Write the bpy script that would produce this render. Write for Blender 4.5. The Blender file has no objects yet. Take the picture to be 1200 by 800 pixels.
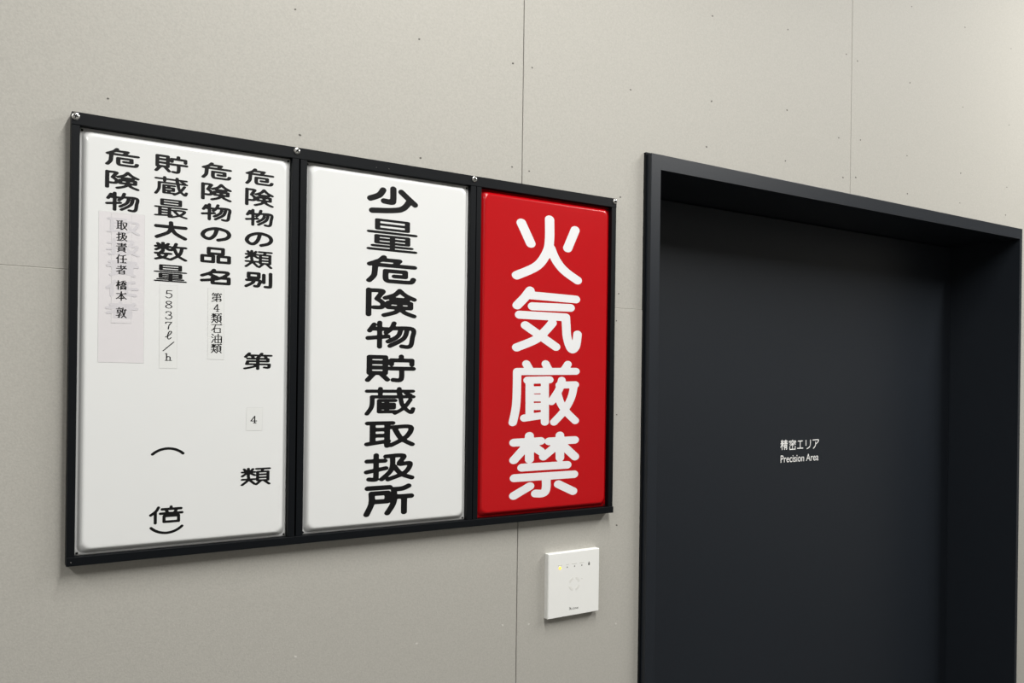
import bpy, bmesh, math, random
import numpy as np
from mathutils import Matrix, Vector

sc = bpy.context.scene
C = sc.collection

# ------------------------------------------------------------------ camera
F_PX = 987.51                       # focal length for a 1200 px wide frame
cam_data = bpy.data.cameras.new('camera')
cam = bpy.data.objects.new('camera', cam_data)
C.objects.link(cam)
sc.camera = cam
cam_data.sensor_width = 36.0
cam_data.sensor_fit = 'HORIZONTAL'
cam_data.lens = 36.0 * F_PX / 1200.0
cam_data.shift_y = 40.57 / 1200.0
cam_data.clip_start = 0.02
right = Vector((0.8402472507, -0.5420485534, 0.0129585292))
fwd = Vector((0.5420992350, 0.8403143394, -0.0004799769))
up = Vector((-0.0106290671, 0.0074281080, 0.9999159195))
M4 = Matrix((right, up, -fwd)).transposed().to_4x4()
M4.translation = Vector((-0.11674, -1.31677, 1.55996))
cam.matrix_world = M4

# ------------------------------------------------------------------ light and exposure
ROOM_H = 3.30
WALL_Y = 0.019                      # face of the boarded wall
sc.view_settings.view_transform = 'Standard'
sc.view_settings.look = 'None'
sc.view_settings.gamma = 1.0
sc.view_settings.use_curve_mapping = False
sc.view_settings.exposure = 0.93
world = bpy.data.worlds.new('world')
sc.world = world
world.use_nodes = True
world.node_tree.nodes['Background'].inputs[0].default_value = (0.9, 0.95, 1.0, 1)
world.node_tree.nodes['Background'].inputs[1].default_value = 0.02

def line_light(x, y0, y1, watts, width=0.05):
    """a ceiling batten running away from the sign wall"""
    ld = bpy.data.lights.new('ceiling_line_light', 'AREA')
    ld.shape = 'RECTANGLE'
    ld.size = width
    ld.size_y = abs(y1 - y0)
    ld.energy = watts
    ld.color = (1.0, 0.985, 0.95)
    o = bpy.data.objects.new('ceiling_line_light', ld)
    C.objects.link(o)
    o.location = (x, (y0 + y1) / 2, ROOM_H - 0.03)
    return o

for lx, lw in ((-1.8, 30), (0.60, 40), (3.0, 53)):
    line_light(lx, -0.62, -2.5, lw)

# ------------------------------------------------------------------ materials
def mat(name, col, rough=0.5, spec=0.5, metal=0.0, coat=0.0, mottle=0.0, mscale=30.0, bump=0.0, bscale=400.0,
        bdist=0.001, emit=None, estr=0.0):
    m = bpy.data.materials.new(name)
    m.use_nodes = True
    nt = m.node_tree
    b = nt.nodes['Principled BSDF']
    b.inputs['Base Color'].default_value = (*col, 1)
    b.inputs['Roughness'].default_value = rough
    b.inputs['Specular IOR Level'].default_value = spec
    b.inputs['Metallic'].default_value = metal
    if coat:
        b.inputs['Coat Weight'].default_value = coat
        b.inputs['Coat Roughness'].default_value = 0.08
    if emit:
        b.inputs['Emission Color'].default_value = (*emit, 1)
        b.inputs['Emission Strength'].default_value = estr
    tc = nt.nodes.new('ShaderNodeTexCoord')
    if mottle:
        n = nt.nodes.new('ShaderNodeTexNoise')
        n.inputs['Scale'].default_value = mscale
        n.inputs['Detail'].default_value = 6
        nt.links.new(tc.outputs['Object'], n.inputs['Vector'])
        r = nt.nodes.new('ShaderNodeValToRGB')
        r.color_ramp.elements[0].position = 0.3
        r.color_ramp.elements[1].position = 0.7
        r.color_ramp.elements[0].color = (*[c * (1 - mottle) for c in col], 1)
        r.color_ramp.elements[1].color = (*[min(1, c * (1 + mottle)) for c in col], 1)
        nt.links.new(n.outputs['Fac'], r.inputs['Fac'])
        nt.links.new(r.outputs['Color'], b.inputs['Base Color'])
    if bump:
        n2 = nt.nodes.new('ShaderNodeTexNoise')
        n2.inputs['Scale'].default_value = bscale
        n2.inputs['Detail'].default_value = 3
        nt.links.new(tc.outputs['Object'], n2.inputs['Vector'])
        bp = nt.nodes.new('ShaderNodeBump')
        bp.inputs['Strength'].default_value = bump
        bp.inputs['Distance'].default_value = bdist
        nt.links.new(n2.outputs['Fac'], bp.inputs['Height'])
        nt.links.new(bp.outputs['Normal'], b.inputs['Normal'])
    return m

M = {
    'wall': mat('wall_paint', (0.396, 0.385, 0.352), 0.62, 0.35, mottle=0.06, mscale=330, bump=0.35, bscale=420, bdist=0.0006),
    'room': mat('room_paint', (0.44, 0.43, 0.41), 0.8, 0.3, mottle=0.02, mscale=8),
    'ceil': mat('ceiling_paint', (0.30, 0.30, 0.29), 0.9, 0.2, mottle=0.02, mscale=8),
    'floor': mat('floor_vinyl', (0.07, 0.07, 0.068), 0.45, 0.5, mottle=0.08, mscale=25),
    'door': mat('door_paint', (0.0105, 0.0135, 0.0185), 0.42, 0.38, bump=0.08, bscale=900, bdist=0.0003, mottle=0.03, mscale=60),
    'frame': mat('black_aluminium', (0.0018, 0.0028, 0.0042), 0.5, 0.17, bump=0.05, bscale=1500, bdist=0.0002, mottle=0.05, mscale=90),
    'white': mat('white_enamel', (0.705, 0.715, 0.712), 0.22, 0.5, coat=0.4, mottle=0.004, mscale=15),
    'red': mat('red_enamel', (0.42, 0.001, 0.004), 0.24, 0.38, coat=0.1, mottle=0.01, mscale=15),
    'ink': mat('black_ink', (0.003, 0.003, 0.0035), 0.45, 0.25, mottle=0.04, mscale=120),
    'wink': mat('white_ink', (0.72, 0.725, 0.74), 0.35, 0.5, mottle=0.005, mscale=60),
    'ghost': mat('faded_ink', (0.57, 0.555, 0.58), 0.4, 0.4, mottle=0.03, mscale=120),
    'label': mat('clear_label', (0.69, 0.70, 0.69), 0.25, 0.5, mottle=0.006, mscale=60),
    'edge': mat('label_edge', (0.54, 0.545, 0.54), 0.35, 0.5, mottle=0.01, mscale=60),
    'pink': mat('pink_label', (0.655, 0.635, 0.65), 0.3, 0.5, mottle=0.01, mscale=60),
    'zinc': mat('zinc_screw', (0.80, 0.80, 0.78), 0.22, 0.5, metal=1.0, mottle=0.05, mscale=400),
    'dark': mat('dark_recess', (0.01, 0.01, 0.01), 0.7, 0.2, mottle=0.05, mscale=400),
    'wscrew': mat('board_screw_paint', (0.10, 0.095, 0.085), 0.6, 0.3, mottle=0.1, mscale=900),
    'wfill': mat('board_filler', (0.52, 0.51, 0.475), 0.6, 0.3, mottle=0.05, mscale=900),
    'device': mat('device_plastic', (0.78, 0.785, 0.765), 0.35, 0.5, mottle=0.005, mscale=60),
    'grey': mat('grey_print', (0.60, 0.60, 0.57), 0.4, 0.4, mottle=0.02, mscale=400),
    'mid': mat('dark_grey_print', (0.13, 0.13, 0.125), 0.4, 0.4, mottle=0.05, mscale=400),
    'led': mat('amber_led', (1.0, 0.6, 0.1), 0.4, 0.5, mottle=0.01, mscale=400, emit=(1.0, 0.50, 0.03), estr=0.9),
    'pale': mat('pale_grey_print', (0.70, 0.70, 0.67), 0.4, 0.4, mottle=0.02, mscale=400),
    'vinyl': mat('white_vinyl', (0.78, 0.78, 0.77), 0.45, 0.4, mottle=0.01, mscale=90),
}

# ------------------------------------------------------------------ helpers
def link(name, bm, material, parent=None, smooth=False):
    me = bpy.data.meshes.new(name)
    bmesh.ops.recalc_face_normals(bm, faces=bm.faces)
    bm.to_mesh(me)
    bm.free()
    mats = material if isinstance(material, (list, tuple)) else [material]
    for mm in mats:
        me.materials.append(mm)
    for p in me.polygons:
        p.use_smooth = smooth
    o = bpy.data.objects.new(name, me)
    C.objects.link(o)
    if parent:
        o.parent = parent
        o.matrix_parent_inverse = Matrix.Translation(-parent.matrix_basis.translation)
    return o

def tag(o, label=None, cat=None, group=None, kind=None):
    for k, v in (('label', label), ('category', cat), ('group', group), ('kind', kind)):
        if v:
            o[k] = v
    return o

def empty(name, loc):
    o = bpy.data.objects.new(name, None)
    C.objects.link(o)
    o.location = loc
    o.empty_display_size = 0.05
    return o

def add_box(bm, x0, x1, y0, y1, z0, z1, bevel=0.0, seg=2):
    vs = [bm.verts.new((x, y, z)) for x in (x0, x1) for y in (y0, y1) for z in (z0, z1)]
    fs = []
    for q in ((0, 1, 3, 2), (4, 6, 7, 5), (0, 4, 5, 1), (2, 3, 7, 6), (0, 2, 6, 4), (1, 5, 7, 3)):
        fs.append(bm.faces.new([vs[i] for i in q]))
    if bevel:
        es = list({e for f in fs for e in f.edges})
        bmesh.ops.bevel(bm, geom=es, offset=bevel, segments=seg, profile=0.5, affect='EDGES')

def add_prism(bm, pts, y0, y1, bevel=0.0):
    """outline in x, z pushed from y0 (front) to y1 (back)"""
    a = [bm.verts.new((x, y0, z)) for x, z in pts]
    b = [bm.verts.new((x, y1, z)) for x, z in pts]
    n = len(pts)
    f = bm.faces.new(a)
    bm.faces.new(b[::-1])
    for i in range(n):
        bm.faces.new((a[i], a[(i + 1) % n], b[(i + 1) % n], b[i]))
    if bevel:
        bmesh.ops.bevel(bm, geom=list(f.edges), offset=bevel, segments=2, profile=0.5, affect='EDGES')

def add_lathe(bm, cx, cz, prof, n=20):
    """prof = (radius, y) rings about the y axis; the first ring is closed by a cap"""
    rings = []
    for r, y in prof:
        rings.append([bm.verts.new((cx + r * math.cos(2 * math.pi * i / n), y, cz + r * math.sin(2 * math.pi * i / n))) for i in range(n)])
    bm.faces.new(rings[0])
    bm.faces.new(rings[-1])
    for a, b in zip(rings, rings[1:]):
        for i in range(n):
            bm.faces.new((a[i], a[(i + 1) % n], b[(i + 1) % n], b[i]))

# ------------------------------------------------------------------ writing: strokes with a round pen
def parse(strokes):
    out = []
    for st in strokes:
        sm = st.startswith('~')
        p = [tuple(float(v) for v in q.split(',')) for q in st.lstrip('~').split()]
        if sm and len(p) > 2:
            q = [p[0]] + p + [p[-1]]
            r = []
            for i in range(1, len(q) - 2):
                P0, P1, P2, P3 = (np.array(q[i + k]) for k in (-1, 0, 1, 2))
                for t in np.linspace(0, 1, 7)[:-1]:
                    r.append(tuple(0.5 * (2 * P1 + (P2 - P0) * t + (2 * P0 - 5 * P1 + 4 * P2 - P3) * t * t + (3 * P1 - P0 - 3 * P2 + P3) * t ** 3)))
            r.append(p[-1])
            p = r
        out.append(p)
    return out

def ink_cells(bm, lines, pw, ph, y, res=6.5):
    """lines in metres (x, z); one layer of ink under an elliptical pen pw x ph, cut out of a fine grid"""
    sx, sz = pw / 2, ph / 2
    segs = []
    for L in lines:
        q = [(x / sx, z / sz) for x, z in L]
        segs += list(zip(q, q[1:]))
    A = np.array([s[0] for s in segs])
    B = np.array([s[1] for s in segs])
    lo = np.minimum(A.min(0), B.min(0)) - 1.4
    hi = np.maximum(A.max(0), B.max(0)) + 1.4
    h = 2.0 / res
    nx, nz = int((hi[0] - lo[0]) / h) + 2, int((hi[1] - lo[1]) / h) + 2
    gx = lo[0] + h * np.arange(nx)
    gz = lo[1] + h * np.arange(nz)
    X, Z = np.meshgrid(gx, gz, indexing='ij')
    D = np.full(X.shape, 9.0)
    for a, b in zip(A, B):
        d = b - a
        L2 = max(1e-9, d @ d)
        t = np.clip(((X - a[0]) * d[0] + (Z - a[1]) * d[1]) / L2, 0, 1)
        D = np.minimum(D, np.hypot(X - a[0] - t * d[0], Z - a[1] - t * d[1]))
    S = 1.0 - D                                   # inside > 0
    vert = {}
    def v(key, px, pz):
        if key not in vert:
            vert[key] = bm.verts.new((px * sx, y, pz * sz))
        return vert[key]
    ins = S > 0
    for k in range(nz - 1):
        run = None
        for i in range(nx):
            full = i < nx - 1 and ins[i, k] and ins[i + 1, k] and ins[i, k + 1] and ins[i + 1, k + 1]
            if full and run is None:
                run = i
            if not full and run is not None:
                bm.faces.new((v((run, k), gx[run], gz[k]), v((i, k), gx[i], gz[k]), v((i, k + 1), gx[i], gz[k + 1]), v((run, k + 1), gx[run], gz[k + 1])))
                run = None
            if i == nx - 1 or full:
                continue
            cs = [(i, k), (i + 1, k), (i + 1, k + 1), (i, k + 1)]
            if not any(ins[c] for c in cs):
                continue
            poly = []
            for c, d in zip(cs, cs[1:] + cs[:1]):
                if ins[c]:
                    poly.append(v(c, gx[c[0]], gz[c[1]]))
                if ins[c] != ins[d]:
                    t = S[c] / (S[c] - S[d])
                    e = (min(c, d), max(c, d))
                    poly.append(v(e, gx[c[0]] + t * (gx[d[0]] - gx[c[0]]), gz[c[1]] + t * (gz[d[1]] - gz[c[1]])))
            if len(poly) > 2:
                try:
                    bm.faces.new(poly)
                except ValueError:
                    pass

def write(name, chars, pen, y, material, parent, serif=False, dense=None):
    """chars = (glyph, x0, x1, z0, z1) boxes in millimetres; pen = (width of uprights, of level strokes) in mm"""
    bm = bmesh.new()
    for ch, x0, x1, z0, z1 in chars:
        L = parse(G[ch])
        kw, kh = DENSE.get(ch, (1.0, 1.0)) if dense is None else (dense, dense)
        pw, ph = pen[0] * kw, pen[1] * kh
        P = np.array([p for l in L for p in l])
        lo, hi = P.min(0), P.max(0)
        sp = np.maximum(hi - lo, 1e-6)
        X0, X1, Z0, Z1 = x0 + pw / 2, x1 - pw / 2, z0 + ph / 2, z1 - ph / 2
        if serif:
            ext = []
            for l in L:
                a, b = l[-2], l[-1]
                if b[0] - a[0] > 24 and abs(b[1] - a[1]) < 3 and not ch.isdigit():
                    ext.append([(b[0] - 7, b[1] - 6), (b[0] - 2, b[1] - 2)])
            L = L + ext
        W = [[((X0 + (p[0] - lo[0]) / sp[0] * (X1 - X0)) / 1000, (Z1 - (p[1] - lo[1]) / sp[1] * (Z1 - Z0)) / 1000) for p in l] for l in L]
        ink_cells(bm, W, pw / 1000, ph / 1000, y)
    for f in bm.faces:
        f.normal_update()
        if f.normal.y > 0:
            f.normal_flip()
    me = bpy.data.meshes.new(name)
    bm.to_mesh(me)
    bm.free()
    me.materials.append(material)
    o = bpy.data.objects.new(name, me)
    C.objects.link(o)
    o.parent = parent
    if parent.parent is None:
        o.matrix_parent_inverse = Matrix.Translation(-parent.matrix_basis.translation)
    return o

DENSE = {'危': (.92, .72), '険': (.88, .72), '物': (.80, .74), '量': (.82, .46), '貯': (.85, .75), '蔵': (.75, .60), '取': (.92, .72),
         '扱': (.86, .75), '所': (.97, .86), '最': (.8, .56), '類': (.76, .64), '第': (.85, .66), '数': (.84, .70), '品': (.92, .86),
         '名': (.97, .92), '別': (.94, .86), '大': (1.0, 1.05)}
G = {
    '危': ['34,4 26,18 6,34', '30,15 66,15 56,33', '17,35 97,35', '~17,35 16,60 14,78 5,97', '38,56 78,56 78,75 56,75', '~38,56 38,84 42,94 54,95 84,95 92,92 95,82'],
    '険': ['8,6 8,97', '~8,8 34,8 30,22 24,38', '~24,38 35,52 33,68 18,70', '~68,3 58,20 40,33', '~68,3 80,20 97,33', '52,36 84,36', '46,49 90,49 90,67 46,67 46,49', '~68,36 68,66 60,84 38,97', '~69,67 78,84 97,96'],
    '物': ['16,12 7,36', '12,28 44,28', '4,65 44,56', '27,4 27,97', '~56,4 51,24 40,42', '~53,24 94,24 94,60 91,88 84,95 72,93', '~70,26 64,54 44,76', '~83,26 76,62 48,93'],
    'の': ['~53,20 46,60 32,86 17,83 8,62 17,34 40,16 62,14 86,28 93,54 83,78 58,93'],
    '類': ['26,4 26,50', '6,24 47,24', '12,7 17,17', '41,7 36,17', '24,26 6,46', '28,26 47,42', '6,65 48,65', '~27,53 25,70 6,95', '29,67 47,92', '53,7 97,7', '75,8 71,24', '57,24 92,24 92,73 57,73 57,24', '57,40 92,40', '57,57 92,57', '67,76 53,95', '81,76 96,95'],
    '別': ['14,7 50,7 50,36 14,36 14,7', '~8,54 52,54 51,80 46,94 36,93', '~32,38 30,68 6,96', '68,14 68,68', '~92,4 92,84 88,95 74,95'],
    '品': ['27,7 73,7 73,40 27,40 27,7', '7,56 42,56 42,93 7,93 7,56', '58,56 93,56 93,93 58,93 58,56'],
    '名': ['~42,4 32,24 6,46', '~38,18 84,18 72,48 46,68 6,80', '30,36 50,52', '38,58 88,58 88,95 38,95 38,70'],
    '貯': ['8,7 40,7 40,68 8,68 8,7', '8,27 40,27', '8,47 40,47', '16,72 5,95', '32,72 44,93', '72,3 72,16', '52,34 52,18 94,18 94,34', '50,50 97,50', '~73,50 73,84 69,95 56,94'],
    '蔵': ['4,13 96,13', '30,3 30,24', '68,3 68,24', '14,34 97,34', '~14,34 13,70 4,97', '28,48 60,48', '28,48 28,90', '28,90 62,90', '28,62 57,62 57,76 28,76', '43,48 43,62', '43,76 43,90', '~70,24 75,66 92,94 97,80', '~91,46 78,76 60,96', '82,20 91,28'],
    '最': ['22,5 78,5 78,33 22,33 22,5', '22,19 78,19', '4,46 96,46', '16,46 16,90', '45,46 45,97', '16,61 45,61', '16,75 45,75', '4,92 50,87', '~55,60 90,60 80,82 53,97', '~60,64 74,84 96,96'],
    '大': ['5,30 95,30', '~50,4 50,32 42,64 7,96', '~51,34 64,68 94,96'],
    '数': ['26,4 26,50', '4,24 48,24', '10,8 15,16', '42,8 37,16', '24,26 5,44', '28,26 46,42', '4,64 50,64', '~24,50 14,78 46,96', '~39,64 30,84 5,97', '~67,4 62,24 52,42', '60,24 97,24', '~86,24 78,66 50,97', '~62,36 74,74 97,96'],
    '量': ['20,4 80,4 80,32 20,32 20,4', '20,18 80,18', '4,43 96,43', '19,54 81,54 81,76 19,76 19,54', '19,65 81,65', '50,54 50,96', '12,86 88,86', '4,97 96,97'],
    '第': ['20,3 7,25', '16,15 48,15', '29,16 33,27', '64,3 53,24', '59,15 97,15', '75,16 79,27', '15,35 86,35 86,51 15,51', '~15,51 11,69', '11,69 91,69', '~91,69 90,84 86,90 74,88', '50,28 50,98', '~47,70 36,84 5,96'],
    '倍': ['~27,4 20,26 4,48', '18,34 18,97', '65,3 65,14', '38,16 95,16', '50,22 55,38', '81,22 76,38', '33,42 98,42', '44,58 88,58 88,93 44,93 44,58'],
    '(': ['~4,92 14,56 30,22 50,8 70,22 86,56 96,92'],
    ')': ['~4,8 14,44 30,78 50,92 70,78 86,44 96,8'],
    '少': ['~51,4 51,46 48,55 32,54', '~30,13 22,34 4,50', '~68,12 80,30 97,54', '~86,42 66,80 8,95'],
    '取': ['4,7 55,7', '14,7 14,82', '44,7 44,97', '14,32 44,32', '14,56 44,56', '3,88 46,78', '~54,24 93,24 85,62 52,95', '~61,34 74,70 97,94'],
    '扱': ['4,26 40,26', '~22,4 22,84 20,95 8,93', '3,66 42,54', '~42,10 79,10 70,40 93,40 82,74 47,97', '~56,12 54,60 34,95', '~59,48 74,78 97,95'],
    '所': ['6,7 51,7', '14,26 47,26 47,55 14,55', '~14,26 14,60 4,97', '~91,6 78,14 60,15', '~60,15 60,60 47,97', '60,42 97,42', '82,42 82,98'],
    '責': ['10,12 90,12', '18,24 82,24', '4,37 96,37', '50,3 50,37', '22,48 78,48 78,83 22,83 22,48', '22,60 78,60', '22,71 78,71', '36,84 14,97', '64,84 86,97'],
    '任': ['~27,4 20,26 4,48', '18,34 18,97', '~87,6 66,14 40,17', '64,16 64,91', '36,50 97,50', '40,91 92,91'],
    '者': ['16,18 76,18', '46,3 46,38', '4,38 97,38', '~90,8 60,44 6,70', '30,58 78,58 78,95 30,95 30,58', '30,76 78,76'],
    '橋': ['4,26 38,26', '21,4 21,97', '20,28 4,62', '23,36 36,54', '86,4 50,12', '42,24 97,24', '~68,10 60,34 42,46', '72,24 95,44', '56,38 82,38 82,52 56,52 56,38', '46,97 46,62 92,62 92,94', '58,74 80,74 80,88 58,88 58,74'],
    '本': ['6,26 94,26', '50,4 50,97', '~47,28 32,58 5,80', '~53,28 70,58 96,80', '30,75 70,75'],
    '敦': ['28,3 28,16', '4,16 54,16', '14,27 44,27 44,45 14,45 14,27', '10,56 46,56 30,68', '30,66 30,96 20,92', '3,78 54,72', '~66,4 62,26 54,44', '62,24 97,24', '~86,24 78,68 52,97', '~61,36 74,74 97,96'],
    '石': ['5,12 95,12', '~42,12 30,46 5,74', '30,50 84,50 84,94 30,94 30,50'],
    '油': ['8,8 22,20', '3,34 18,44', '6,95 24,60', '36,28 93,28 93,95 36,95 36,28', '64,4 64,95', '36,60 93,60'],
    '4': ['66,4 8,70 94,70', '66,4 66,97', '48,97 84,97'],
    '5': ['84,5 24,5 19,47', '~19,47 50,38 82,52 82,80 54,96 28,94 12,82'],
    '8': ['~50,4 24,10 20,28 50,46 82,64 82,86 50,97 18,86 18,64 50,46 80,28 76,10 50,4'],
    '3': ['~16,20 24,6 52,4 78,12 78,36 46,46', '~46,46 84,54 86,82 52,97 22,92 12,78'],
    '7': ['12,24 14,6 88,6', '~88,6 56,48 46,97'],
    'ℓ': ['~22,74 60,50 84,16 70,4 54,20 44,60 46,90 60,97 80,80'],
    '／': ['4,96 96,4'],
    'h': ['30,4 30,97', '14,97 46,97', '14,5 30,4', '~30,58 50,44 70,50 74,66', '74,66 74,97', '58,97 90,97'],
    '精': ['24,4 24,97', '4,38 46,38', '9,12 14,26', '40,12 34,26', '22,42 4,74', '27,42 44,66', '52,14 96,14', '56,27 92,27', '48,40 98,40', '74,4 74,40', '58,97 58,53 90,53 90,94 82,96', '58,67 90,67', '58,80 90,80'],
    '密': ['50,2 50,12', '8,26 8,14 92,14 92,26', '26,28 16,46', '~40,26 42,44 50,50 66,49 70,42', '74,24 26,56', '78,32 90,46', '50,58 50,92', '14,66 14,95 86,95 86,66'],
    'エ': ['14,16 86,16', '50,16 50,86', '5,86 95,86'],
    'リ': ['20,8 20,60', '~80,6 78,56 64,80 36,95'],
    'ア': ['~8,12 90,12 80,36 58,50', '~50,32 46,68 18,95'],
}

# boxes of the written characters: glyph, x from, x to, z from, z to (millimetres in the room)
LAY = {
    'p1a': [('危', 42.8, 88.6, 1852.0, 1877.6), ('険', 43.1, 88.7, 1819.4, 1845.6), ('物', 43.5, 88.8, 1787.8, 1815.1)],
    'p1b': [('貯', 108.1, 155.5, 1852.1, 1878.5), ('蔵', 108.3, 155.6, 1819.2, 1846.5), ('最', 108.5, 155.6, 1786.1, 1813.5), ('大', 108.7, 155.6, 1754.6, 1781.4), ('数', 108.9, 155.7, 1723.1, 1749.9), ('量', 109.1, 155.7, 1691.7, 1716.8)],
    'p1c': [('危', 174.0, 219.4, 1851.6, 1876.5), ('険', 174.0, 219.4, 1819.2, 1845.7), ('物', 174.0, 219.4, 1788.6, 1814.4), ('の', 174.0, 219.4, 1757.7, 1779.5), ('品', 174.1, 219.5, 1724.5, 1748.7), ('名', 174.1, 219.5, 1692.4, 1716.3)],
    'p1d': [('危', 239.2, 284.5, 1851.2, 1876.8), ('険', 239.4, 284.3, 1818.4, 1846.2), ('物', 239.5, 284.2, 1787.4, 1813.7), ('の', 239.7, 284.0, 1755.8, 1778.7), ('類', 239.8, 283.8, 1722.6, 1749.8), ('別', 239.9, 283.6, 1691.6, 1716.6)],
    'p1e': [('第', 239.8, 285.6, 1563.9, 1590.9), ('類', 238.2, 285.2, 1384.2, 1411.9)],
    'p1f': [('(', 108.4, 155.3, 1436.4, 1448.0), ('倍', 106.9, 154.9, 1335.4, 1361.8), (')', 107.7, 155.1, 1320.0, 1332.2)],
    's1': [('取', 58.2, 73.3, 1761.3, 1774.4), ('扱', 58.3, 73.4, 1745.4, 1758.2), ('責', 58.4, 73.4, 1729.5, 1742.9), ('任', 58.5, 73.4, 1713.2, 1726.4), ('者', 58.6, 73.4, 1698.0, 1711.2), ('橋', 58.8, 73.5, 1675.5, 1689.2), ('本', 58.9, 73.5, 1660.1, 1673.6), ('敦', 59.1, 73.7, 1635.4, 1650.6)],
    'ghost': [('取', 46.1, 89.8, 1754.8, 1778.0), ('扱', 45.9, 89.6, 1724.2, 1748.6), ('責', 45.7, 89.4, 1694.8, 1719.2), ('任', 45.4, 89.1, 1665.4, 1689.8), ('者', 45.2, 88.9, 1634.8, 1659.2)],
    's2': [('5', 125.6, 135.3, 1667.6, 1679.3), ('8', 125.6, 135.4, 1652.5, 1663.6), ('3', 125.6, 135.5, 1636.2, 1648.5), ('7', 125.7, 135.6, 1621.7, 1632.8), ('ℓ', 125.7, 135.6, 1607.0, 1619.6), ('／', 122.6, 139.0, 1589.6, 1603.8), ('h', 125.7, 135.8, 1575.5, 1586.5)],
    's3': [('第', 191.1, 206.9, 1666.0, 1680.0), ('4', 194.1, 203.6, 1651.4, 1663.1), ('類', 191.1, 207.1, 1634.0, 1648.9), ('石', 191.1, 207.3, 1619.4, 1632.0), ('油', 191.1, 207.4, 1603.8, 1618.1), ('類', 191.1, 207.5, 1588.5, 1602.6)],
    's4': [('4', 251.8, 262.4, 1480.8, 1492.5)],
    'p2': [('少', 440.8, 535.8, 1830.3, 1879.9), ('量', 440.9, 535.8, 1768.6, 1822.5), ('危', 441.0, 535.8, 1713.8, 1761.4), ('険', 441.0, 535.8, 1656.6, 1706.2), ('物', 441.1, 535.7, 1602.8, 1650.2), ('貯', 441.1, 535.7, 1546.1, 1593.8), ('蔵', 441.2, 535.7, 1490.1, 1538.2), ('取', 441.2, 535.6, 1434.6, 1480.0), ('扱', 441.3, 535.6, 1377.3, 1426.2), ('所', 441.3, 535.5, 1319.1, 1371.7)],
    'd1': [('精', 1742.3, 1772.1, 1367.0, 1395.0), ('密', 1777.4, 1806.6, 1366.2, 1394.4), ('エ', 1811.3, 1837.3, 1368.1, 1390.6), ('リ', 1847.5, 1869.6, 1365.7, 1392.4), ('ア', 1877.0, 1904.9, 1365.7, 1392.2)],
    'd2': [('Precision Area', 1743.7, 1903.9, 1333.9, 1350.5)],
}
# centre lines of the four big white characters (x, z in millimetres)
RED = {
    '火': ['750.8,1846.4 772.6,1809.8', '876.8,1845.9 859.1,1808.9', '~815.3,1859.7 815.8,1822.9 810.7,1797.7 787.8,1768.9 741.8,1747.6', '~818.9,1805.2 831.4,1783.7 851.3,1765 884.1,1748.2'],
    '気': ['772.4,1721.1 760.4,1707.1 743.7,1691.6', '773.1,1712.3 880.7,1710.8', '778.2,1691.7 867.8,1693.5', '749.3,1674.3 856.7,1674.7 858.1,1658.3', '~858.1,1660.6 860.2,1637.9 866.7,1619.8 873.7,1612.7 881,1618 884.3,1629.6 885.8,1642.5', '762.8,1655.1 834.1,1616.6', '~825,1662.3 809.8,1647.3 787.3,1629.5 743.9,1613'],
    '厳': ['766,1582.7 773.1,1572.7', '810.3,1583.6 817.1,1573.3', '863.3,1583.6 855,1573', '745.6,1567.9 883,1570.2', '~745.6,1567.9 745.3,1523.1 743.1,1496.8 737.2,1472.7', '769.2,1551.8 820.1,1553.1', '774.1,1545.2 775,1484.4', '809.3,1545.4 810.4,1472.2', '774.3,1533.2 809.4,1534.2', '774.5,1518.6 809.7,1518.5', '774.7,1502.2 809.9,1502.3', '762.8,1480.6 810.2,1485.7', '~849.1,1552.4 842.7,1534.2 825.2,1511.2', '843.6,1542.9 881.7,1544', '~878.8,1542.1 872.3,1518.3 855.7,1493.3 831.9,1471.8', '~839.4,1526.5 847,1508.4 861.4,1490.9 882.8,1473.6'],
    '禁': ['740.4,1435 801.2,1436.2', '775.1,1446.7 775.8,1402.3', '772.1,1430.9 740.9,1402.5', '778.5,1430.6 801.5,1416.5', '820.9,1435.1 882.3,1435.9', '846.3,1445.7 847,1402.5', '843.2,1429.4 808.2,1406.3', '850,1429.2 883.4,1403.2', '759,1387.6 864.8,1388', '742.4,1368.7 881.6,1368.8', '~814.8,1365.6 815.6,1349.8 813.1,1339.6 805.5,1336.1 790.8,1337', '777.6,1351.6 741.4,1335.8', '843.9,1351.7 879.9,1335.8'],
}

Z = 1.3                             # the signs' lower inner edge above the floor

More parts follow.
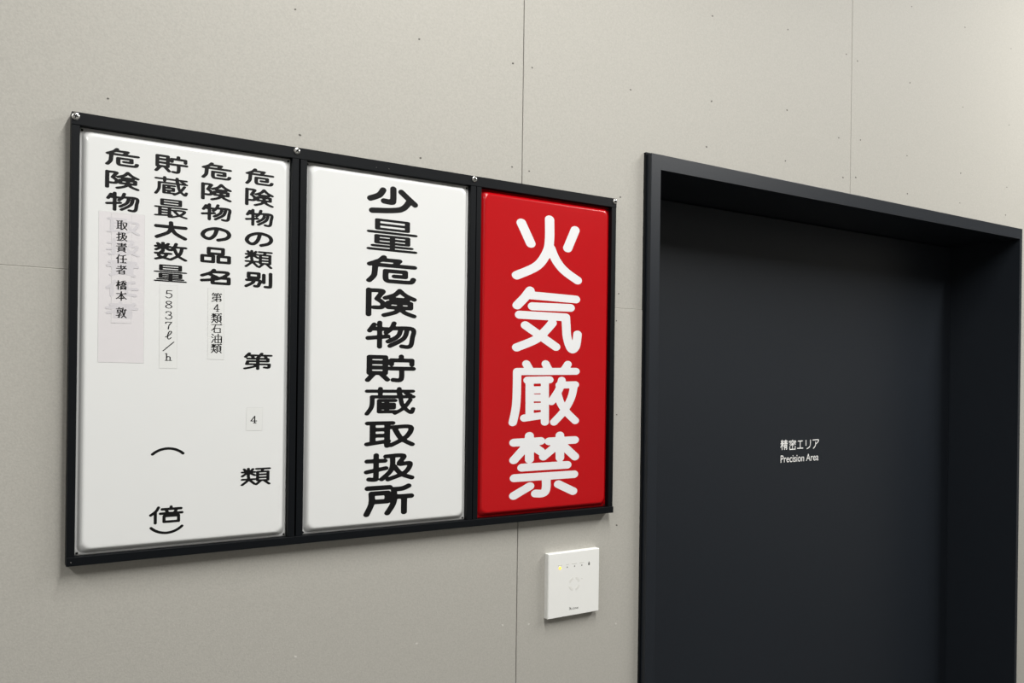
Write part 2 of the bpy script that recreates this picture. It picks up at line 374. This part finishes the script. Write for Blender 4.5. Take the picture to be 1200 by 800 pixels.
# ------------------------------------------------------------------ the room
DX0, DX1, DZ1 = 1.0707, 2.5759, 0.7266 + Z       # outer edge of the door frame
DI0, DI1, DIZ = 1.0958, 2.5624, 0.6961 + Z       # inner edge
DOOR_Y = 0.2132
SEAMS = (-3.0, -2.231, -1.233, -0.235, 0.7627, 1.7610, 2.7590, 3.757, 4.755, 5.5)
HZ = 0.4014 + Z
def make_wall():
    bm = bmesh.new()
    g = 0.0007
    hx0, hx1, hz = DX0 + 0.004, DX1 - 0.004, DZ1 - 0.004    # hole, covered by the frame
    for a, b in zip(SEAMS, SEAMS[1:]):
        a, b = a + g, b - g
        for z0, z1, y in ((0.0, HZ - 0.0001, WALL_Y), (HZ + 0.0001, ROOM_H, WALL_Y + 0.0010)):
            yb = WALL_Y + 0.0130
            if b <= hx0 or a >= hx1 or z0 >= hz:
                pts = [(a, z0), (b, z0), (b, z1), (a, z1)]
            elif a < hx0:            # hole on the right
                pts = [(a, z0), (hx0, z0), (hx0, z1), (a, z1)] if z1 <= hz else [(a, z0), (hx0, z0), (hx0, hz), (b, hz), (b, z1), (a, z1)]
            elif b > hx1:            # hole on the left
                pts = [(hx1, z0), (b, z0), (b, z1), (hx1, z1)] if z1 <= hz else [(a, hz), (hx1, hz), (hx1, z0), (b, z0), (b, z1), (a, z1)]
            else:
                if z1 <= hz:
                    continue
                pts = [(a, hz), (b, hz), (b, z1), (a, z1)]
            add_prism(bm, pts, y, yb, bevel=0.0008)
    yb = WALL_Y + 0.0130
    for x0, x1, z0, z1 in ((-3.0, hx0, 0, ROOM_H), (hx1, 5.5, 0, ROOM_H), (hx0, hx1, hz, ROOM_H)):
        add_box(bm, x0, x1, yb, yb + 0.10, z0, z1)
    return tag(link('wall_front', bm, M['wall']), kind='structure')
wall = make_wall()
random.seed(4)
SCREWS = [(320.3, 2146.3), (542.6, 2148.8), (47.8, 1951.0), (330.7, 1945.4), (548.1, 1941.0), (1262.9, 2363.9), (1515.2, 2392.6),
          (1738.1, 2382.4), (1783.6, 2374.9), (738.7, 2147.8), (782.4, 2148.9), (1028.6, 2154.6), (1263.7, 2175.0), (1515.9, 2201.0),
          (1711.9, 2167.2), (1800.3, 2176.2), (1249.7, 2071.5), (1512.2, 2079.6), (1731.0, 2070.4), (1782.9, 2077.6),
          (2016.6, 2572.1), (2279.4, 2577.4), (2534.6, 2572.7), (2013.4, 2365.2), (2273.7, 2347.4), (2528.1, 2339.9), (2004.1, 2166.8),
          (2267.2, 2156.9), (2520.5, 2150.1), (1004.9, 1929.6), (739.8, 1953.1), (778.6, 1950.6), (2008.3, 2065.1), (2264.8, 2071.2),
          (2515.3, 2065.4), (1003.7, 1731.2), (997.7, 1675.2), (1001.8, 1482.9), (1005.6, 1255.9)]
FILLED = [(731.2, 1091.2), (1006.5, 1053.4), (790.2, 1084.5), (552.0, 1085.5), (334.1, 1099.6)]
def dimple(x, z, m, r):
    bm = bmesh.new()
    y = (WALL_Y + 0.0010 if z > HZ else WALL_Y)
    add_lathe(bm, 0, 0, [(r * 0.55, -0.00025), (r * 0.9, -0.0002), (r, 0.0004)], 10)
    ang = random.uniform(-0.4, 0.4)
    for v in bm.verts:
        v.co.z *= 0.72
    o = link('board_screw', bm, m)
    o.location = (x, y, z)
    o.rotation_euler.y = ang
    o.parent = wall
for x, z in SCREWS:
    dimple(x / 1000, z / 1000, M['wscrew'], random.uniform(0.0019, 0.0026) * (1 + 0.15 * (x / 1000 > 1.2)))
for x, z in FILLED:
    dimple(x / 1000, z / 1000, M['wfill'], 0.0028)

def slab(name, m, *b):
    bm = bmesh.new()
    add_box(bm, *b)
    return tag(link(name, bm, m), kind='structure')
slab('floor', M['floor'], -3.1, 5.6, -4.3, 0.5, -0.1, 0.0)
slab('ceiling', M['ceil'], -3.1, 5.6, -4.3, 0.5, ROOM_H, ROOM_H + 0.1)
slab('wall_left', M['room'], -3.1, -3.0, -4.3, 0.5, 0.0, ROOM_H)
slab('wall_right', M['room'], 5.5, 5.6, -4.3, 0.5, 0.0, ROOM_H)
slab('wall_back', M['room'], -3.0, 5.5, -4.3, -4.2, 0.0, ROOM_H)

# ------------------------------------------------------------------ the door in its deep frame
door = empty('door_1', ((DI0 + DI1) / 2, DOOR_Y, 0.0))
tag(door, 'wide charcoal door set back in a deep dark frame', 'door', kind='structure')
bm = bmesh.new()
add_prism(bm, [(DX0, 0), (DI0, 0), (DI0, DIZ), (DI1, DIZ), (DI1, 0), (DX1, 0), (DX1, DZ1), (DX0, DZ1)], 0.0, DOOR_Y + 0.06, bevel=0.0012)
frame = link('door_frame', bm, M['door'], door)
bm = bmesh.new()                     # thin shadow-gap bead between frame and wall
e = 0.0035
add_prism(bm, [(DX0 - e, 0), (DX0, 0), (DX0, DZ1), (DX1, DZ1), (DX1, 0), (DX1 + e, 0), (DX1 + e, DZ1 + e), (DX0 - e, DZ1 + e)], WALL_Y - 0.006, WALL_Y + 0.002)
link('edge_bead', bm, M['frame'], door)
bm = bmesh.new()
add_box(bm, DI0 + 0.002, DI1 - 0.002, DOOR_Y, DOOR_Y + 0.04, 0.006, DIZ - 0.003, bevel=0.001)
leaf = link('door_leaf', bm, M['door'], door)
write('lettering', LAY['d1'], (2.9, 2.7), DOOR_Y - 0.0004, M['vinyl'], leaf, dense=1.0).name = 'lettering'
# small line of Latin letters under it, in Blender's own typeface
def latin(text, x0, x1, z0, z1, y, material, parent, name='lettering', thick=0.0):
    cu = bpy.data.curves.new(name, 'FONT')
    cu.body = text
    cu.offset = thick
    t = bpy.data.objects.new(name, cu)
    C.objects.link(t)
    bpy.context.view_layer.update()
    me = bpy.data.meshes.new_from_object(t.evaluated_get(bpy.context.evaluated_depsgraph_get()))
    bpy.data.objects.remove(t)
    co = np.array([v.co for v in me.vertices])
    lo, hi = co.min(0), co.max(0)
    for v in me.vertices:
        v.co = (x0 + (v.co.x - lo[0]) / (hi[0] - lo[0]) * (x1 - x0), y, z0 + (v.co.y - lo[1]) / (hi[1] - lo[1]) * (z1 - z0))
    me.materials.clear()
    me.materials.append(material)
    o = bpy.data.objects.new(name, me)
    C.objects.link(o)
    o.parent = parent
    if parent.parent is None:
        o.matrix_parent_inverse = Matrix.Translation(-parent.matrix_basis.translation)
    return o
latin('Precision Area', 1.7437, 1.9039, 1.3325, 1.3525, DOOR_Y - 0.0004, M['vinyl'], leaf, thick=0.004)

# ------------------------------------------------------------------ black frame of the three signs
FT, FB = 0.6194 + Z, -0.0137 + Z          # outer top and bottom
HT, HB = 0.6015 + Z, -0.0012 + Z          # rails' inner edges
POSTS = ((0.0, 0.0105), (0.3127, 0.3236), (0.3258, 0.3370), (0.6403, 0.6512), (0.6525, 0.6626), (0.9673, 0.9787))
sf = empty('sign_holder', (0.489, WALL_Y, FB))
tag(sf, 'long black metal frame around the three signs on the grey wall', 'sign frame')
bm = bmesh.new(); add_box(bm, 0.0, 0.9787, 0.0, WALL_Y, HT, FT, bevel=0.0006); link('top_rail', bm, M['frame'], sf)
bm = bmesh.new(); add_box(bm, 0.0, 0.9805, 0.0, WALL_Y, FB, HB, bevel=0.0006); link('bottom_rail', bm, M['frame'], sf)
for a, b in POSTS:
    bm = bmesh.new()
    add_box(bm, a, b, 0.0006, WALL_Y, HB + 0.0001, HT - 0.0001, bevel=0.0006)
    link('post', bm, M['frame'], sf)
for x, z in ((0.0040, 1.9129), (0.3194, 1.9135), (0.6467, 1.9133), (0.9740, 1.9134)):
    bm = bmesh.new()
    x = max(x, 0.0052)
    add_lathe(bm, x, z, [(0.0028, -0.0024), (0.0042, -0.0021), (0.0052, -0.0012), (0.0056, 0.0002)], 20)
    s = link('screw', bm, M['zinc'], sf, smooth=True)
    bm = bmesh.new()
    a = random.uniform(0, 1.5)
    for q in (a, a + math.pi / 2):
        c, d = math.cos(q), math.sin(q)
        l, w = 0.0030, 0.0008
        vs = [bm.verts.new((x + c * u - d * t, -0.00265, z + d * u + c * t)) for u, t in ((-l, -w), (l, -w), (l, w), (-l, w))]
        f = bm.faces.new(vs)
        r = bmesh.ops.extrude_face_region(bm, geom=[f])
        for v in r['geom']:
            if isinstance(v, bmesh.types.BMVert):
                v.co.y += 0.0012
    o = link('cross_slot', bm, M['dark'])
    o.parent = s
for x, z in ((0.0059, 1.2920), (0.4560, 1.9070), (0.4790, 1.9080)):
    bm = bmesh.new()
    add_lathe(bm, x, z, [(0.0005, -0.0005), (0.0009, 0.0002)], 10)
    link('rivet', bm, M['zinc'], sf)

# ------------------------------------------------------------------ the enamel plates
FLY, RAY = 0.0108, 0.0025                 # flange and raised face
def rrect(x0, x1, z0, z1, r, n=8):
    out = []
    for cx, cz, a0 in ((x1 - r, z1 - r, 0), (x0 + r, z1 - r, 90), (x0 + r, z0 + r, 180), (x1 - r, z0 + r, 270)):
        for i in range(n + 1):
            a = math.radians(a0 + 90 * i / n)
            out.append((cx + r * math.cos(a), cz + r * math.sin(a)))
    return out
def make_plate(x0, x1, m, label, cat='sign'):
    root = empty('sign_plate', ((x0 + x1) / 2, FLY, HB))
    tag(root, label, cat)
    bm = bmesh.new()
    z0, z1 = HB + 0.0001, HT - 0.0002
    x0, x1 = x0 + 0.0002, x1 - 0.0002
    prof = [(0.0, FLY + 0.0012, 0.0004), (0.0, FLY, 0.0004), (0.0022, FLY, 0.010), (0.0031, FLY - 0.0004, 0.010), (0.0040, FLY - 0.0014, 0.0105),
            (0.0083, RAY + 0.0014, 0.011), (0.0097, RAY + 0.0003, 0.0115), (0.0112, RAY, 0.012), (0.0132, RAY, 0.012)]
    rings = []
    for ins, y, r in prof:
        rings.append([bm.verts.new((x, y, z)) for x, z in rrect(x0 + ins, x1 - ins, z0 + ins, z1 - ins, r)])
    n = len(rings[0])
    for a, b in zip(rings, rings[1:]):
        for i in range(n):
            bm.faces.new((a[i], a[(i + 1) % n], b[(i + 1) % n], b[i]))
    bm.faces.new(rings[-1])
    bm.faces.new(rings[0])
    o = link('plate', bm, m, root, smooth=True)
    o.data.polygons[len(o.data.polygons) - 1].use_smooth = False
    o.data.polygons[len(o.data.polygons) - 2].use_smooth = False
    for x in (x0 + 0.0034, x1 - 0.0034):
        for z in (z0 + 0.0032, z1 - 0.0036):
            bm = bmesh.new()
            add_lathe(bm, x, z, [(0.0017, FLY - 0.0004), (0.0019, FLY + 0.0002)], 12)
            link('mounting_hole', bm, M['dark'], root)
    return root
def sticker(root, corners, m, lift=0.0002, name='paper_label', rim=True, label=None):
    """a thin stuck-on label; corners TL, TR, BR, BL in mm"""
    bm = bmesh.new()
    add_prism(bm, [(x / 1000, z / 1000) for x, z in corners], RAY - lift, RAY)
    if rim:                          # the film's edge shows as a hair line
        cx = sum(c[0] for c in corners) / 4; cz = sum(c[1] for c in corners) / 4
        big = [(x + math.copysign(0.45, x - cx), z + math.copysign(0.45, z - cz)) for x, z in corners]
        n0 = len(bm.faces)
        add_prism(bm, [(x / 1000, z / 1000) for x, z in big], RAY - lift + 0.00008, RAY)
    o = link(name, bm, m, root)
    if rim:
        me = o.data
        me.materials.append(M['edge'])
        for p in me.polygons:
            if abs(p.normal.y) < 0.5 or p.index >= n0:
                p.material_index = 1
    if label:
        o['label'] = label
    return o

INK_Y = RAY - 0.00015
# left plate
p1 = make_plate(0.0105, 0.3127, M['white'], 'white sign at the left with four columns of black characters and stuck-on paper labels')
PEN1 = (6.4, 4.5)
for k in ('p1a', 'p1b', 'p1c', 'p1d'):
    write('lettering', LAY[k], PEN1, INK_Y, M['ink'], p1)
for c in LAY['p1e']:
    write('lettering', [c], PEN1, INK_Y, M['ink'], p1)
for c in LAY['p1f']:
    write('lettering', [c], (4.5, 3.7), INK_Y, M['ink'], p1)
lb = sticker(p1, [(36.0, 1785.3), (95.9, 1785.8), (96.7, 1571.4), (37.0, 1571.8)], M['pink'], label='pale pink label with faded characters showing through')
write('faded_lettering', LAY['ghost'], (5.0, 4.0), RAY - 0.00052, M['ghost'], lb)
MIN = (2.0, 1.05)
lc = sticker(p1, [(52.5, 1783.6), (78.4, 1784.0), (79.3, 1628.4), (53.6, 1628.1)], M['pink'], lift=0.00045, name='narrow_label')
write('lettering', LAY['s1'], MIN, RAY - 0.0006, M['ink'], lc, serif=True, dense=.9)
lb = sticker(p1, [(117.8, 1686.3), (142.1, 1686.6), (142.6, 1564.3), (118.3, 1564.6)], M['label'])
write('lettering', LAY['s2'], (1.9, 1.1), RAY - 0.00035, M['ink'], lb, dense=.85)
lb = sticker(p1, [(186.0, 1686.2), (209.5, 1686.6), (210.2, 1578.8), (186.7, 1579.1)], M['label'])
write('lettering', LAY['s3'], MIN, RAY - 0.00035, M['ink'], lb, serif=True, dense=.85)
lb = sticker(p1, [(246.3, 1505.0), (270.8, 1504.9), (269.9, 1469.4), (245.4, 1469.8)], M['label'])
write('lettering', LAY['s4'], (1.9, 1.2), RAY - 0.00035, M['ink'], lb, dense=.9)
# middle plate
p2 = make_plate(0.3370, 0.6403, M['white'], 'white sign in the middle with one tall column of bold black characters')
write('lettering', LAY['p2'], (12.0, 9.2), INK_Y, M['ink'], p2)
# red plate
p3 = make_plate(0.6626, 0.9673, M['red'], 'glossy red sign with four big white characters')
bm = bmesh.new()
for ch, st in RED.items():
    k = {'厳': 0.86, '禁': 0.94, '気': 0.96}.get(ch, 1.0)
    ink_cells(bm, [[(x / 1000, z / 1000) for x, z in l] for l in parse(st)], 0.0218 * k, 0.0156 * k, INK_Y, res=12)
for f in bm.faces:
    f.normal_update()
    if f.normal.y > 0:
        f.normal_flip()
me = bpy.data.meshes.new('lettering'); bm.to_mesh(me); bm.free(); me.materials.append(M['wink'])
o = bpy.data.objects.new('lettering', me); C.objects.link(o); o.parent = p3
o.matrix_parent_inverse = Matrix.Translation(-p3.location)

# ------------------------------------------------------------------ card reader under the red sign
cr = empty('card_reader', (0.8885, WALL_Y, 1.0905))
tag(cr, 'square white card reader with an amber light on the wall under the red sign', 'card reader')
RY = 0.006
bm = bmesh.new(); add_box(bm, 0.8258, 0.9510, RY + 0.0012, WALL_Y, 1.0910, 1.2168, bevel=0.0008, seg=3); link('housing', bm, M['device'], cr)
bm = bmesh.new(); add_box(bm, 0.8264, 0.9504, RY, RY + 0.0045, 1.0916, 1.2162, bevel=0.0007, seg=3); link('front_cover', bm, M['device'], cr)
def disc(name, x, z, r, m, y=RY - 0.0003, n=16):
    bm = bmesh.new()
    add_lathe(bm, x, z, [(r, y), (r, RY + 0.0003)], n)
    return link(name, bm, m, cr)
disc('indicator_light', 0.8533, 1.1874, 0.0030, M['led'])['label'] = 'lit amber indicator light'
for x, z in ((0.8711, 1.1875), (0.8888, 1.1875), (0.9065, 1.1875)):
    disc('indicator_light', x, z, 0.0012, M['mid'])
disc('sensor_dot', 0.9075, 1.1612, 0.0009, M['grey'])
for i, x in enumerate((0.8533, 0.8718, 0.8885, 0.9065)):
    w = (0.0048, 0.0034, 0.0058, 0.0052)[i]
    bm = bmesh.new()
    add_box(bm, x - w, x + w, RY - 0.0002, RY + 0.0002, 1.1920, 1.1932)
    link('caption_print', bm, M['grey'], cr)
bm = bmesh.new()
add_box(bm, 0.9226, 0.9266, RY - 0.0002, RY + 0.0002, 1.1858, 1.1898)
ink_cells(bm, [[(0.92346 + 0.00114 + 0.0012 * math.cos(math.radians(a)), 1.1900 + 0.0022 * math.sin(math.radians(a))) for a in range(0, 181, 20)]], 0.0008, 0.0008, RY - 0.0002)
link('lock_symbol', bm, M['mid'], cr)
for q in (45, 135, 225, 315):
    bm = bmesh.new()
    pts = []
    for a in range(-29, 30, 7):
        t = math.radians(q + a); pts.append((0.8889 + 0.0141 * math.cos(t), 1.1527 + 0.0139 * math.sin(t)))
    for a in range(29, -30, -7):
        t = math.radians(q + a); pts.append((0.8889 + 0.0096 * math.cos(t), 1.1527 + 0.0095 * math.sin(t)))
    add_prism(bm, pts, RY - 0.0002, RY + 0.0002)
    link('target_ring', bm, M['pale'], cr)
latin('X', 0.8766, 0.8816, 1.1030, 1.1082, RY - 0.0003, M['mid'], cr, name='logo', thick=0.02)
latin('LONE', 0.8822, 0.8992, 1.1030, 1.1062, RY - 0.0003, M['mid'], cr, name='logo')
